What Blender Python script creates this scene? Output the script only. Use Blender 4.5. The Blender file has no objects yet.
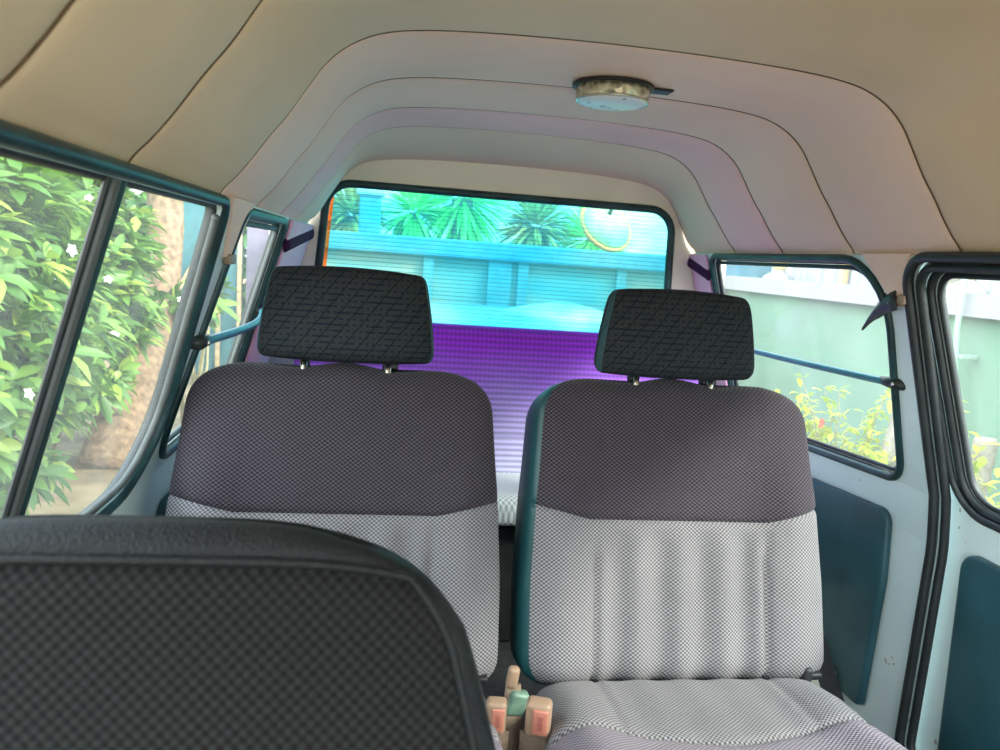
import bpy, bmesh, math, random
from mathutils import Vector, Matrix, Euler
random.seed(7)
PI = math.pi
scene = bpy.context.scene
COL = scene.collection
XC = 0.343            # centre line of the van
FLOOR = -1.0
GROUND = -1.55

# ------------------------------------------------------------------ camera
CAM_R = Vector((0.988, -0.138, 0.071)); CAM_U = Vector((-0.048, 0.162, 0.986)); CAM_F = Vector((0.148, 0.977, -0.153))
CAM_F.normalize(); CAM_R = (CAM_R - CAM_F * CAM_R.dot(CAM_F)).normalized(); CAM_U = CAM_R.cross(CAM_F)
cd = bpy.data.cameras.new('camera'); cam = bpy.data.objects.new('camera', cd); COL.objects.link(cam)
cam.matrix_world = Matrix((CAM_R, CAM_U, -CAM_F)).transposed().to_4x4()
cd.sensor_width = 36.0; cd.lens = 27.0; cd.clip_start = 0.02; cd.clip_end = 300
cd.dof.use_dof = True; cd.dof.focus_distance = 1.35; cd.dof.aperture_fstop = 9.0
scene.camera = cam
scene.view_settings.view_transform = 'Standard'; scene.view_settings.look = 'None'
scene.view_settings.gamma = 1.0; scene.view_settings.use_curve_mapping = False
scene.view_settings.exposure = 1.55

# ------------------------------------------------------------------ node helpers
class NT:
    def __init__(s, mat): s.t = mat.node_tree; s.n = s.t.nodes; s.l = s.t.links
    def set(s, sock, v):
        if hasattr(v, 'is_output'): s.l.new(v, sock)
        elif isinstance(v, (tuple, list)) and len(v) == 3 and sock.type == 'RGBA': sock.default_value = (*v, 1)
        else: sock.default_value = v
    def m(s, op, a, b=0.0, c=0.0):
        n = s.n.new('ShaderNodeMath'); n.operation = op
        s.set(n.inputs[0], a); s.set(n.inputs[1], b); s.set(n.inputs[2], c); return n.outputs[0]
    def xyz(s, kind='Object'):
        tc = s.n.new('ShaderNodeTexCoord'); sp = s.n.new('ShaderNodeSeparateXYZ'); s.l.new(tc.outputs[kind], sp.inputs[0])
        return tc.outputs[kind], sp.outputs[0], sp.outputs[1], sp.outputs[2]
    def noise(s, vec, scale, detail=3, rough=.5):
        n = s.n.new('ShaderNodeTexNoise'); s.l.new(vec, n.inputs['Vector']); n.inputs['Scale'].default_value = scale
        n.inputs['Detail'].default_value = detail; n.inputs['Roughness'].default_value = rough; return n.outputs[0]
    def mapping(s, vec, scale):
        n = s.n.new('ShaderNodeMapping'); s.l.new(vec, n.inputs[0]); n.inputs['Scale'].default_value = scale; return n.outputs[0]
    def mix(s, f, a, b, blend='MIX'):
        n = s.n.new('ShaderNodeMix'); n.data_type = 'RGBA'; n.blend_type = blend
        s.set(n.inputs[0], f); s.set(n.inputs[6], a); s.set(n.inputs[7], b); return n.outputs[2]
    def ramp(s, f, stops):
        n = s.n.new('ShaderNodeValToRGB'); s.set(n.inputs[0], f); e = n.color_ramp.elements
        while len(e) < len(stops): e.new(.5)
        for k, (p, c) in enumerate(stops): e[k].position = p; e[k].color = (*c, 1)
        return n.outputs[0]
    def bump(s, h, strength=.3, dist=.01):
        n = s.n.new('ShaderNodeBump'); s.set(n.inputs['Height'], h); n.inputs['Strength'].default_value = strength
        n.inputs['Distance'].default_value = dist; return n.outputs[0]

def material(name, color=(.5, .5, .5), rough=.6, metal=0.0, spec=.5):
    m = bpy.data.materials.new(name); m.use_nodes = True
    b = m.node_tree.nodes['Principled BSDF']
    b.inputs['Base Color'].default_value = (*color, 1); b.inputs['Roughness'].default_value = rough
    b.inputs['Metallic'].default_value = metal; b.inputs['Specular IOR Level'].default_value = spec
    return m, NT(m), b

def plain(name, color, rough=.6, metal=0.0, var=.12, scale=12, spec=.5, bump=0.0, bscale=120):
    m, t, b = material(name, color, rough, metal, spec)
    v, x, y, z = t.xyz()
    n = t.noise(v, scale, 4)
    lo = tuple(c * (1 - var) for c in color); hi = tuple(min(1, c * (1 + var)) for c in color)
    t.set(b.inputs['Base Color'], t.ramp(n, [(.3, lo), (.7, hi)]))
    if bump: t.set(b.inputs['Normal'], t.bump(t.noise(v, bscale, 3), bump, .004))
    return m

def knit(name, dark, light, pitch=.0085, ratio=.8, bump=.5, groove=None, sharp=1.0):
    """staggered raised dots, as woven seat cloth has"""
    m, t, b = material(name, dark, .85, 0, .25)
    v, x, y, z = t.xyz()
    a = t.m('COSINE', t.m('MULTIPLY', x, 2 * PI / pitch)); c = t.m('COSINE', t.m('MULTIPLY', z, 2 * PI / (pitch * ratio)))
    d = t.m('MULTIPLY_ADD', t.m('MULTIPLY', a, c), .5, .5)
    n = t.noise(v, 9, 4); fine = t.noise(v, 900, 2)
    f = t.m('ADD', t.m('MULTIPLY', d, sharp), t.m('MULTIPLY_ADD', fine, .3, -.15))
    colr = t.ramp(f, [(.25, dark), (.75, light)])
    colr = t.mix(.35, colr, t.ramp(n, [(.3, (.72, .72, .72)), (.7, (1, 1, 1))]), 'MULTIPLY')
    t.set(b.inputs['Base Color'], colr)
    t.set(b.inputs['Normal'], t.bump(d, bump, .002))
    b.inputs['Sheen Weight'].default_value = .08; b.inputs['Sheen Roughness'].default_value = .5
    return m

def headrest_cloth(name, base, line, dash):
    m, t, b = material(name, base, .9, 0, .2)
    v, x, y, z = t.xyz()
    dg = t.m('LESS_THAN', t.m('FRACT', t.m('DIVIDE', t.m('SUBTRACT', x, t.m('MULTIPLY', z, .75)), .024)), .085)
    dg2 = t.m('LESS_THAN', t.m('FRACT', t.m('DIVIDE', t.m('ADD', x, t.m('MULTIPLY', z, 2.2)), .019)), .05)
    row = t.m('LESS_THAN', t.m('FRACT', t.m('DIVIDE', z, .0098)), .34)
    nz = t.noise(t.mapping(v, (34, 1, 102)), 1.0, 0)
    sq = t.m('LESS_THAN', t.m('FRACT', t.m('DIVIDE', x, .0105)), .42)
    ds = t.m('MULTIPLY', row, t.m('MAXIMUM', sq, t.m('GREATER_THAN', nz, .54)))
    weave = t.m('SINE', t.m('MULTIPLY', z, 2 * PI / .0033))
    c = t.mix(t.m('MULTIPLY_ADD', weave, .25, .3), base, tuple(k * 1.55 for k in base))
    c = t.mix(t.m('MULTIPLY', ds, .85), c, dash); c = t.mix(t.m('MAXIMUM', dg, t.m('MULTIPLY', dg2, .6)), c, line)
    t.set(b.inputs['Base Color'], c)
    t.set(b.inputs['Normal'], t.bump(t.m('SUBTRACT', t.m('MULTIPLY', weave, .3), ds), .35, .002))
    return m

def pane(name, tint=(.95, .98, .97), veil=.12, veilcol=(.9, .95, .93), streak=True):
    m = bpy.data.materials.new(name); m.use_nodes = True; t = NT(m); t.n.clear()
    out = t.n.new('ShaderNodeOutputMaterial'); tr = t.n.new('ShaderNodeBsdfTransparent'); tr.inputs[0].default_value = (*tint, 1)
    df = t.n.new('ShaderNodeBsdfTranslucent'); df.inputs[0].default_value = (*veilcol, 1)
    dd = t.n.new('ShaderNodeBsdfDiffuse'); dd.inputs[0].default_value = (*veilcol, 1)
    gl = t.n.new('ShaderNodeBsdfGlossy'); gl.inputs[1].default_value = .05
    v, x, y, z = t.xyz()
    n = t.noise(t.mapping(v, (1, 2.5, 1)), 4, 6, .65)
    f = t.m('MULTIPLY', t.m('MULTIPLY_ADD', n, 2.4, -.2), veil) if streak else veil
    mx0 = t.n.new('ShaderNodeMixShader'); mx0.inputs[0].default_value = .35; t.l.new(df.outputs[0], mx0.inputs[1]); t.l.new(dd.outputs[0], mx0.inputs[2])
    mx = t.n.new('ShaderNodeMixShader'); t.set(mx.inputs[0], f); t.l.new(tr.outputs[0], mx.inputs[1]); t.l.new(mx0.outputs[0], mx.inputs[2])
    m2 = t.n.new('ShaderNodeMixShader'); m2.inputs[0].default_value = .03; t.l.new(mx.outputs[0], m2.inputs[1]); t.l.new(gl.outputs[0], m2.inputs[2])
    t.l.new(m2.outputs[0], out.inputs[0]); return m

def rear_film(name):
    """cyan film on the tailgate glass, with the rainbow stress marks of toughened glass and heater wires"""
    m = bpy.data.materials.new(name); m.use_nodes = True; t = NT(m); t.n.clear()
    out = t.n.new('ShaderNodeOutputMaterial'); tr = t.n.new('ShaderNodeBsdfTransparent')
    df = t.n.new('ShaderNodeBsdfTranslucent')
    v, x, y, z = t.xyz()
    n = t.noise(t.mapping(v, (1.4, 1, 3.0)), 1.6, 3)
    c = t.ramp(n, [(.34, (.24, .82, .95)), (.5, (.40, .89, .93)), (.66, (.70, .92, .84))])
    wire = t.m('LESS_THAN', t.m('FRACT', t.m('DIVIDE', t.m('ADD', z, t.m('MULTIPLY', x, .004)), .0125)), .16)
    c = t.mix(t.m('MULTIPLY', wire, .55), c, t.mix(.55, c, (.0, .12, .2)))
    edge = t.m('LESS_THAN', x, t.m('MULTIPLY_ADD', z, .083, -.193))
    c = t.mix(edge, c, (.95, .42, .12))
    t.set(tr.inputs[0], c); t.set(df.inputs[0], t.mix(.5, c, (.3, .9, 1.0)))
    mx = t.n.new('ShaderNodeMixShader'); mx.inputs[0].default_value = .10
    t.l.new(tr.outputs[0], mx.inputs[1]); t.l.new(df.outputs[0], mx.inputs[2]); t.l.new(mx.outputs[0], out.inputs[0]); return m

def leafmat(name, stops, trans=.35):
    m = bpy.data.materials.new(name); m.use_nodes = True; t = NT(m); t.n.clear()
    out = t.n.new('ShaderNodeOutputMaterial'); g = t.n.new('ShaderNodeNewGeometry')
    c = t.ramp(g.outputs['Random Per Island'], stops)
    d = t.n.new('ShaderNodeBsdfPrincipled'); d.inputs['Roughness'].default_value = .45; t.set(d.inputs['Base Color'], c)
    tl = t.n.new('ShaderNodeBsdfTranslucent'); t.set(tl.inputs[0], c)
    mx = t.n.new('ShaderNodeMixShader'); mx.inputs[0].default_value = trans
    t.l.new(d.outputs[0], mx.inputs[1]); t.l.new(tl.outputs[0], mx.inputs[2]); t.l.new(mx.outputs[0], out.inputs[0]); return m

# ------------------------------------------------------------------ object helpers
def link_mesh(name, bm, mat, parent=None, smooth=True, recalc=True):
    if recalc: bmesh.ops.recalc_face_normals(bm, faces=bm.faces[:])
    me = bpy.data.meshes.new(name); bm.to_mesh(me); bm.free()
    if smooth:
        for p in me.polygons: p.use_smooth = True
    o = bpy.data.objects.new(name, me); COL.objects.link(o)
    if mat: me.materials.append(mat)
    if parent: o.parent = parent
    return o
def tag(o, label, cat, group=None):
    o['label'] = label; o['category'] = cat
    if group: o['group'] = group
    return o
def thing(name, label, cat, loc=(0, 0, 0), group=None):
    o = bpy.data.objects.new(name, None); COL.objects.link(o); o.location = loc; o.empty_display_size = .05
    return tag(o, label, cat, group)
def structure(o): o['kind'] = 'structure'; return o
def struct_empty(name, loc=(0, 0, 0)):
    o = bpy.data.objects.new(name, None); COL.objects.link(o); o.location = loc; o.empty_display_size = .05
    return structure(o)
def sharp(o, ang=35):
    for e in o.data.polygons: e.use_smooth = True
    o.data.set_sharp_from_angle(angle=math.radians(ang)); return o

def tube(bm, pts, r, n=8, closed=False, flat=None):
    """sweep a round (or flattened) section along pts; r number or list"""
    pts = [Vector(p) for p in pts]; N = len(pts); rings = []
    up = Vector((0, 0, 1)); prev = None
    for i, p in enumerate(pts):
        a = pts[(i - 1) % N] if (closed or i) else p; b = pts[(i + 1) % N] if (closed or i < N - 1) else p
        d = (b - a).normalized()
        if prev is None:
            u = d.cross(up)
            if u.length < .01: u = d.cross(Vector((1, 0, 0)))
            u.normalize()
        else: u = (prev - d * prev.dot(d)).normalized()
        prev = u; w = d.cross(u)
        rr = r[i] if isinstance(r, (list, tuple)) else r
        ru, rw = (rr, rr) if flat is None else (rr * flat[0], rr * flat[1])
        rings.append([bm.verts.new(p + u * ru * math.cos(2 * PI * k / n) + w * rw * math.sin(2 * PI * k / n)) for k in range(n)])
    M = N if closed else N - 1
    for i in range(M):
        A, B = rings[i], rings[(i + 1) % N]
        off = 0
        if closed and i == N - 1:   # match the twist
            off = min(range(n), key=lambda o: sum((A[k].co - B[(k + o) % n].co).length for k in range(n)))
        for k in range(n): bm.faces.new((A[k], A[(k + 1) % n], B[(k + 1 + off) % n], B[(k + off) % n]))
    if not closed: bm.faces.new(rings[0][::-1]); bm.faces.new(rings[-1])

def rbox(bm, c, s, r=.01, rot=None, seg=3):
    """bevelled box of full size s centred at c"""
    t = bmesh.new(); bmesh.ops.create_cube(t, size=1.0)
    for v in t.verts: v.co = Vector((v.co.x * s[0], v.co.y * s[1], v.co.z * s[2]))
    if r: bmesh.ops.bevel(t, geom=t.edges[:], offset=min(r, min(s) * .49), segments=seg, profile=.5, affect='EDGES')
    M = Matrix.Translation(Vector(c)) @ (rot.to_matrix().to_4x4() if rot else Matrix())
    bmesh.ops.transform(t, matrix=M, verts=t.verts[:])
    me = bpy.data.meshes.new('tmp'); t.to_mesh(me); t.free(); bm.from_mesh(me); bpy.data.meshes.remove(me)

def lathe(bm, prof, c, n=32, cap=True):
    rings = [[bm.verts.new((c[0] + r * math.cos(2 * PI * k / n), c[1] + r * math.sin(2 * PI * k / n), c[2] + z)) for k in range(n)] for r, z in prof]
    for A, B in zip(rings, rings[1:]):
        for k in range(n): bm.faces.new((A[k], A[(k + 1) % n], B[(k + 1) % n], B[k]))
    if cap: bm.faces.new(rings[0]); bm.faces.new(rings[-1][::-1])

def rounded(pts, radii, seg=8):
    """2-D polygon with rounded corners"""
    out = []; N = len(pts)
    for i in range(N):
        p = Vector(pts[i]); a = Vector(pts[i - 1]); b = Vector(pts[(i + 1) % N])
        r = radii[i] if isinstance(radii, (list, tuple)) else radii
        if r <= 0: out.append(tuple(p)); continue
        da = (a - p).normalized(); db = (b - p).normalized()
        ang = da.angle(db); L = r / math.tan(ang / 2)
        L = min(L, (a - p).length * .49, (b - p).length * .49); r2 = L * math.tan(ang / 2)
        s = p + da * L; e = p + db * L; cen = p + (da + db).normalized() * (r2 / math.sin(ang / 2))
        a0 = math.atan2(s.y - cen.y, s.x - cen.x); a1 = math.atan2(e.y - cen.y, e.x - cen.x)
        dlt = (a1 - a0 + PI) % (2 * PI) - PI
        for k in range(seg + 1):
            th = a0 + dlt * k / seg; out.append((cen.x + r2 * math.cos(th), cen.y + r2 * math.sin(th)))
    return out

def sheet(name, outer, holes, f, mat, thick, parent=None, cuts=()):
    """flat sheet with holes in (a,b), mapped to space by f; solidified"""
    bm = bmesh.new(); edges = []
    for loop in [outer] + list(holes):
        vs = [bm.verts.new((a, b, 0)) for a, b in loop]
        for i in range(len(vs)): edges.append(bm.edges.new((vs[i], vs[(i + 1) % len(vs)])))
    bmesh.ops.triangle_fill(bm, use_beauty=True, use_dissolve=False, edges=edges, normal=(0, 0, 1))
    for z in cuts:
        bmesh.ops.bisect_plane(bm, geom=bm.verts[:] + bm.edges[:] + bm.faces[:], plane_co=(0, z, 0), plane_no=(0, 1, 0))
    for v in bm.verts: v.co = Vector(f(v.co.x, v.co.y))
    o = link_mesh(name, bm, mat, parent, smooth=False)
    if thick:
        sd = o.modifiers.new('thickness', 'SOLIDIFY'); sd.thickness = abs(thick); sd.offset = 1 if thick > 0 else -1
    return o

def pad(name, outline, f, fn, mat, parent=None, h=.015, bev=.008):
    """a raised padded panel: outline (a,b) mapped by f, pushed out along fn by h with a rolled edge"""
    N = len(outline); cx = sum(p[0] for p in outline) / N; cy = sum(p[1] for p in outline) / N
    bm = bmesh.new(); rings = []
    prof = [(0, 0), (0, .55), (.15, .8), (.5, .96), (1, 1.0)]
    for inset, hh in prof:
        ring = []
        for a, b in outline:
            d = math.hypot(a - cx, b - cy); k = 1 - inset * bev / d
            p = Vector(f(cx + (a - cx) * k, cy + (b - cy) * k)) + Vector(fn) * h * hh; ring.append(bm.verts.new(p))
        rings.append(ring)
    for A, B in zip(rings, rings[1:]):
        for k in range(N): bm.faces.new((A[k], A[(k + 1) % N], B[(k + 1) % N], B[k]))
    bm.faces.new(rings[-1]); bm.faces.new(rings[0][::-1])
    return sharp(link_mesh(name, bm, mat, parent), 50)

# pillow: a stuffed body lofted along local z, seen from its -y side (or +y with fs=1)
def pillow(rows, N=72, p=5.0, fs=-1, warp=None):
    """rows: (z, halfwidth, depth_front, depth_back, relief(x,z)->extra front depth)"""
    bm = bmesh.new(); us = []
    for i in range(N + 1):
        s = -1 + 2 * i / N; us.append(.5 * s + .5 * math.sin(PI / 2 * s))
    lay = bm.faces.layers.int.new('key'); R = []; pw = p
    for z, hw, d0, d1, rel in rows:
        ring = []
        for side in (0, 1):
            for u in (us if side == 0 else us[::-1]):
                if side == 1 and abs(u) > .99999: continue
                e = (1 - abs(u) ** pw) ** (1 / pw) if abs(u) < 1 else 0
                x = hw * u
                zz = z + (warp(u, z) if warp else 0)
                if side == 0: y = fs * (d0 * e + (rel(x, z) * min(1, e * 1.5) if rel else 0))
                else: y = -fs * d1 * e
                ring.append(bm.verts.new((x, y, zz)))
        R.append(ring)
    n = len(R[0]); info = []
    for k in range(len(R) - 1):
        for i in range(n):
            f = bm.faces.new((R[k][i], R[k][(i + 1) % n], R[k + 1][(i + 1) % n], R[k + 1][i]))
            info.append((f, k, i))
    for ring, rev in ((R[0], True), (R[-1], False)):
        c = bm.verts.new(sum((v.co for v in ring), Vector()) / n)
        for i in range(n):
            f = bm.faces.new((ring[(i + 1) % n], ring[i], c) if rev else (ring[i], ring[(i + 1) % n], c)); info.append((f, -1 if rev else len(R), i))
    bmesh.ops.recalc_face_normals(bm, faces=bm.faces[:])
    return bm, info, lay, us

def split_pillow(P, cls, keys):
    """cut the body into its cloth panels; normals stay those of the whole body"""
    bm, info, lay, us = P
    N = len(us) - 1
    for f, k, i in info: f[lay] = cls(k, i if i < N else None)
    bm.normal_update(); out = {}
    bm.verts.index_update()
    for key in keys:
        me = bpy.data.meshes.new('m'); vs = {}; nv = []; nn = []; fc = []
        for f in bm.faces:
            if f[lay] != key: continue
            idx = []
            for v in f.verts:
                if v.index not in vs: vs[v.index] = len(nv); nv.append(v.co.copy()); nn.append(v.normal.copy())
                idx.append(vs[v.index])
            fc.append(idx)
        me.from_pydata(nv, [], fc)
        for pl in me.polygons: pl.use_smooth = True
        me.normals_split_custom_set_from_vertices(nn); out[key] = me
    bm.free(); return out

def mesh_obj(name, me, mat, parent=None, rot=None, loc=None):
    me.name = name; o = bpy.data.objects.new(name, me); COL.objects.link(o); me.materials.append(mat)
    if parent: o.parent = parent
    if rot: o.rotation_euler = rot
    if loc: o.location = loc
    return o

def endround(t, R):   # 1 away from the end, falls to 0 at it along a quarter circle
    return 1.0 if t >= R else math.sqrt(max(0, 1 - (1 - t / R) ** 2))

# ------------------------------------------------------------------ materials
M = {}
M['liner'] = plain('headliner_vinyl', (.92, .68, .55), .55, 0, .07, 3, .3, .12, 300)
M['liner_front'] = plain('headliner_vinyl_tan', (.80, .60, .39), .55, 0, .08, 3, .3, .12, 300)  # front panels have a browner base colour than the rear ones
M['liner_pink'] = plain('headliner_vinyl_mauve', (.93, .61, .58), .55, 0, .06, 3, .3, .12, 300)
M['thread'] = plain('seam_thread', (.16, .10, .05), .8, 0, .3, 90)
M['paint'] = plain('body_paint', (.80, .90, .89), .3, 0, .05, 5, .5)
def chipped(name, color):
    m, t, b = material(name, color, .3); v, x, y, z = t.xyz()
    c = t.ramp(t.noise(v, 4, 4), [(.3, tuple(k * .93 for k in color)), (.7, color)])
    chips = t.m('GREATER_THAN', t.m('MULTIPLY', t.noise(v, 46, 2), t.noise(v, 5, 2)), .43)
    t.set(b.inputs['Base Color'], t.mix(t.m('MULTIPLY', chips, .75), c, (.30, .26, .22))); return m
M['paint'] = chipped('body_paint_chipped', (.78, .93, .94))
M['cream'] = plain('tailgate_cream_paint', (.95, .91, .72), .4, 0, .05, 4, .5)
M['rubber'] = plain('black_rubber', (.018, .024, .026), .45, 0, .3, 20, .5, .15, 90)
M['rubber_teal'] = plain('teal_black_rubber', (.012, .05, .055), .4, 0, .5, 14, .5, .15, 60)
M['alu'] = plain('aluminium', (.12, .135, .13), .6, .2, .12, 40)
M['chrome'] = plain('chrome', (.7, .68, .62), .18, 1.0, .1, 40)
M['teal_vinyl'] = plain('teal_vinyl', (.022, .085, .105), .42, 0, .25, 7, .45, .1, 250)
M['mauve'] = plain('mauve_trim_board', (.95, .45, .64), .5, 0, .08, 5)
M['indigo'] = plain('indigo_vinyl_strip', (.055, .014, .060), .9, 0, .2, 9, .1)
M['floor'] = plain('floor_mat', (.035, .036, .038), .75, 0, .3, 40, .4, .3, 160)
M['dark'] = plain('dark_metal', (.02, .022, .024), .5, 0, .3, 20)
M['side_vinyl'] = plain('seat_side_vinyl', (.010, .060, .066), .45, 0, .25, 9, .4, .15, 220)
M['up_knit'] = knit('charcoal_knit', (.010, .008, .011), (.080, .068, .086))
M['low_knit'] = knit('light_grey_knit', (.070, .070, .075), (.285, .28, .295), .0075, .85, .45)
M['cush_knit'] = knit('mauve_grey_knit', (.10, .088, .11), (.32, .285, .34), .0085, .8)
M['front_knit'] = knit('black_knit', (.0012, .0012, .0015), (.0125, .0135, .0135), .0085, 1.0, .6, sharp=1.0)
M['head_l'] = headrest_cloth('headrest_cloth', (.022, .026, .028), (.004, .008, .011), (.006, .011, .022))
M['head_side'] = plain('headrest_side_cloth', (.030, .075, .085), .8, 0, .25, 60, .3, .3, 500)
M['tan'] = plain('tan_plastic', (.31, .21, .14), .45, 0, .12, 25)
M['button'] = plain('faded_red_plastic', (.46, .18, .13), .45, 0, .1, 30)
M['web_tan'] = plain('tan_webbing', (.24, .18, .13), .8, 0, .2, 60, .3, .4, 400)
M['web_black'] = plain('black_webbing', (.012, .012, .014), .7, 0, .3, 50)
M['bar'] = plain('teal_painted_bar', (.05, .22, .28), .35, 0, .15, 20)
M['glass'] = pane('dusty_side_glass', (.97, .99, .97), .042)
M['film'] = rear_film('cyan_tinted_rear_glass')

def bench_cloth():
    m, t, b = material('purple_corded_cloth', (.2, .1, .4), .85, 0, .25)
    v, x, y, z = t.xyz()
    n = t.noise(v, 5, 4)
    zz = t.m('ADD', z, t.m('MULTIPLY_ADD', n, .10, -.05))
    painted_cast = t.ramp(t.m('DIVIDE', zz, .44), [(.05, (.50, .52, .74)), (.40, (.44, .38, .76)), (.66, (.34, .14, .74)), (.90, (.32, .018, .74))])  # purple colour cast above and sunlit paling below, painted into the cloth
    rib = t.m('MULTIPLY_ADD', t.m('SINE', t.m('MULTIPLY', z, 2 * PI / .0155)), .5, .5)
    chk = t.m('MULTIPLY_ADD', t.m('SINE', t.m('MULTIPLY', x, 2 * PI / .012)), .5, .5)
    c = t.mix(t.m('MULTIPLY', t.m('SUBTRACT', 1.0, rib), .75), painted_cast, t.mix(.6, painted_cast, (.02, .01, .06)))
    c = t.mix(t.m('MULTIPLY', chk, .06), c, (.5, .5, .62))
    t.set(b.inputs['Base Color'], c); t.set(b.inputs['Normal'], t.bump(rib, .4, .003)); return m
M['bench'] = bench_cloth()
M['bench_seat'] = knit('pale_bench_knit', (.30, .36, .40), (.62, .70, .72), .014, .8, .4)

# ------------------------------------------------------------------ the van's shell
def half(z):       # half width of the body side at height z (tumblehome above the waist)
    if z > -.40: return .587 + .311 * (.05 - z)
    k = min(1, (-.40 - z) / .10); return .727 + .012 * k
def side(s, off=0.0):
    return lambda a, b: (XC + s * (half(b) + off), a, b)
CUTS = (.0, -.1, -.2, -.3, -.40, -.43, -.46, -.50, -.7)

# left: front door window, sliding window, quarter window
L1 = rounded([(.10, .049), (1.155, .047), (1.245, -.380), (.10, -.380)], [.04, .030, .12, .05])
L2 = rounded([(1.30, .042), (1.77, .042), (1.81, -.37), (1.272, -.37)], [.03, .03, .05, .06])
L0 = rounded([(-.75, .03), (.0, .03), (.0, -.375), (-.75, -.375)], .05)
wl = structure(sheet('wall_left', [(-.85, .06), (2.36, .06), (2.36, -1.03), (-.85, -1.03)], [L0, L1, L2], side(-1), M['paint'], .012, cuts=CUTS))
# right: quarter window and the opening of the sliding door
R1 = rounded([(1.338, .045), (2.135, .045), (2.16, -.440), (1.378, -.392)], [.12, .03, .05, .05])
DO = rounded([(.05, .052), (1.272, .052), (1.272, -.96), (.05, -.96)], [.05, .055, .05, .05])
R0 = rounded([(-.75, .03), (-.05, .03), (-.05, -.375), (-.75, -.375)], .05)
wr = structure(sheet('wall_right', [(-.85, .06), (2.36, .06), (2.36, -1.03), (-.85, -1.03)], [R0, R1, DO], side(1), M['paint'], .012, cuts=CUTS))
door = struct_empty('door_1', (XC + .74, .7, -.4)); door_inv = Vector((-(XC + .74), -.7, .4))
DW = rounded([(.16, .034), (1.262, .034), (1.232, -.395), (.16, -.395)], [.05, .05, .06, .05])
def door_child(o): o.location = door_inv; return o
door_child(sheet('door_skin', [(.03, .08), (1.29, .08), (1.29, -.99), (.03, -.99)], [DW], side(1, .034), M['paint'], .010, door, CUTS))

for o in (wl, wr):
    for md in o.modifiers: md.offset = 0
# make the thickness lie outside the cabin
def push_out(o, s, d=.006):
    for v in o.data.vertices: v.co.x += s * d
push_out(wl, -1); push_out(wr, 1)

def loop3(loop, f): return [Vector(f(a, b)) for a, b in loop]
def dense(loop, step=.03):
    out = []; N = len(loop)
    for i in range(N):
        a = Vector(loop[i]); b = Vector(loop[(i + 1) % N]); k = max(1, int((b - a).length / step))
        for j in range(k): out.append(tuple(a.lerp(b, j / k)))
    return out
def scale_loop(loop, d):
    N = len(loop); out = []
    area = sum(loop[i - 1][0] * loop[i][1] - loop[i][0] * loop[i - 1][1] for i in range(N)); sg = 1 if area > 0 else -1
    for i in range(N):
        t = (Vector(loop[(i + 1) % N]) - Vector(loop[i - 1]));
        if t.length < 1e-6: out.append(loop[i]); continue
        t.normalize(); out.append((loop[i][0] + sg * t.y * d, loop[i][1] - sg * t.x * d))
    return out
def gasket(name, loop, f, r, mat, parent=None, grow=.0, flat=(1, 1)):
    bm = bmesh.new(); tube(bm, loop3(scale_loop(dense(loop), grow), f), r, 10, True, flat); return link_mesh(name, bm, mat, parent)

def window(name, loop, s, frame_mat, r, off=0.0, glass='glass', inner=True, gmat=None):
    w = struct_empty(name)
    g = sheet('window_pane', scale_loop(loop, .004), [], side(s, off + .012), M[glass], .003, w, CUTS)
    gasket('rubber_seal', loop, side(s, off - .001), r, frame_mat, w, .006)
    gasket('outer_seal', loop, side(s, off + .016), .0085, M['rubber'], w, .003)
    if inner:      # channel along the rear edge and the sill
        bm = bmesh.new(); D = scale_loop(dense(loop), -.013); k0 = max(range(len(D)), key=lambda q: D[q][0] * .5 + D[q][1])
        D = D[k0:] + D[:k0]
        if D[5][0] < D[0][0] - .05: D = D[::-1]
        P = []
        for q in D[1:]:
            if q[0] < .16: break
            P.append(q)
        tube(bm, loop3(P, side(s, off + .004)), .0055, 8); link_mesh('frame_channel', bm, M['alu'], w)
    return w
w1 = window('window_1', L1, -1, M['rubber_teal'], .0080)
w2 = window('window_2', L2, -1, M['rubber_teal'], .0085, inner=False)
w3 = window('window_3', R1, 1, M['rubber_teal'], .009, inner=False)
window('window_4', L0, -1, M['rubber_teal'], .013, inner=False)
window('window_5', R0, 1, M['rubber_teal'], .013, inner=False)
w6 = window('window_6', DW, 1, M['rubber'], .008, .034, inner=False)
for k, (grow, off, r) in enumerate([(.018, .022, .007)]):
    gasket('rubber_lip', DW, side(1, off), r, M['rubber'], w6, grow)
gasket('pane_bead', DW, side(1, .042), .005, M['rubber'], w6, -.007)
# second lip round the sliding window, and black lip on the rear edge
gasket('pane_bead', L2, side(-1, .010), .006, M['alu'], w2, -.012)
gasket('pane_bead', R1, side(1, .012), .005, M['rubber'], w3, -.011)
# meeting rails of the sliding panes
for yy, mt, wd in ((.742, M['alu'], .0065), (.726, M['rubber'], .004), (.757, M['rubber_teal'], .0065)):
    bm = bmesh.new(); f = side(-1, .008)
    tube(bm, [f(yy + .02 * (t), .052 - .427 * t) for t in [i / 10 for i in range(11)]], wd, 8, False, (1, .9))
    sharp(link_mesh('meeting_rail', bm, mt, w1), 40)
# door opening seals
seal = struct_empty('trim_1')
gasket('door_seal', DO, side(1, -.003), .0095, M['rubber'], seal, .004)
gasket('door_seal', DO, side(1, .010), .0085, M['rubber'], seal, -.013)

# floor, underbody and rear
bm = bmesh.new(); rbox(bm, (XC, .76, FLOOR - .02), (1.50, 3.2, .04), .004); structure(link_mesh('floor', bm, M['floor'], smooth=False))

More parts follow.
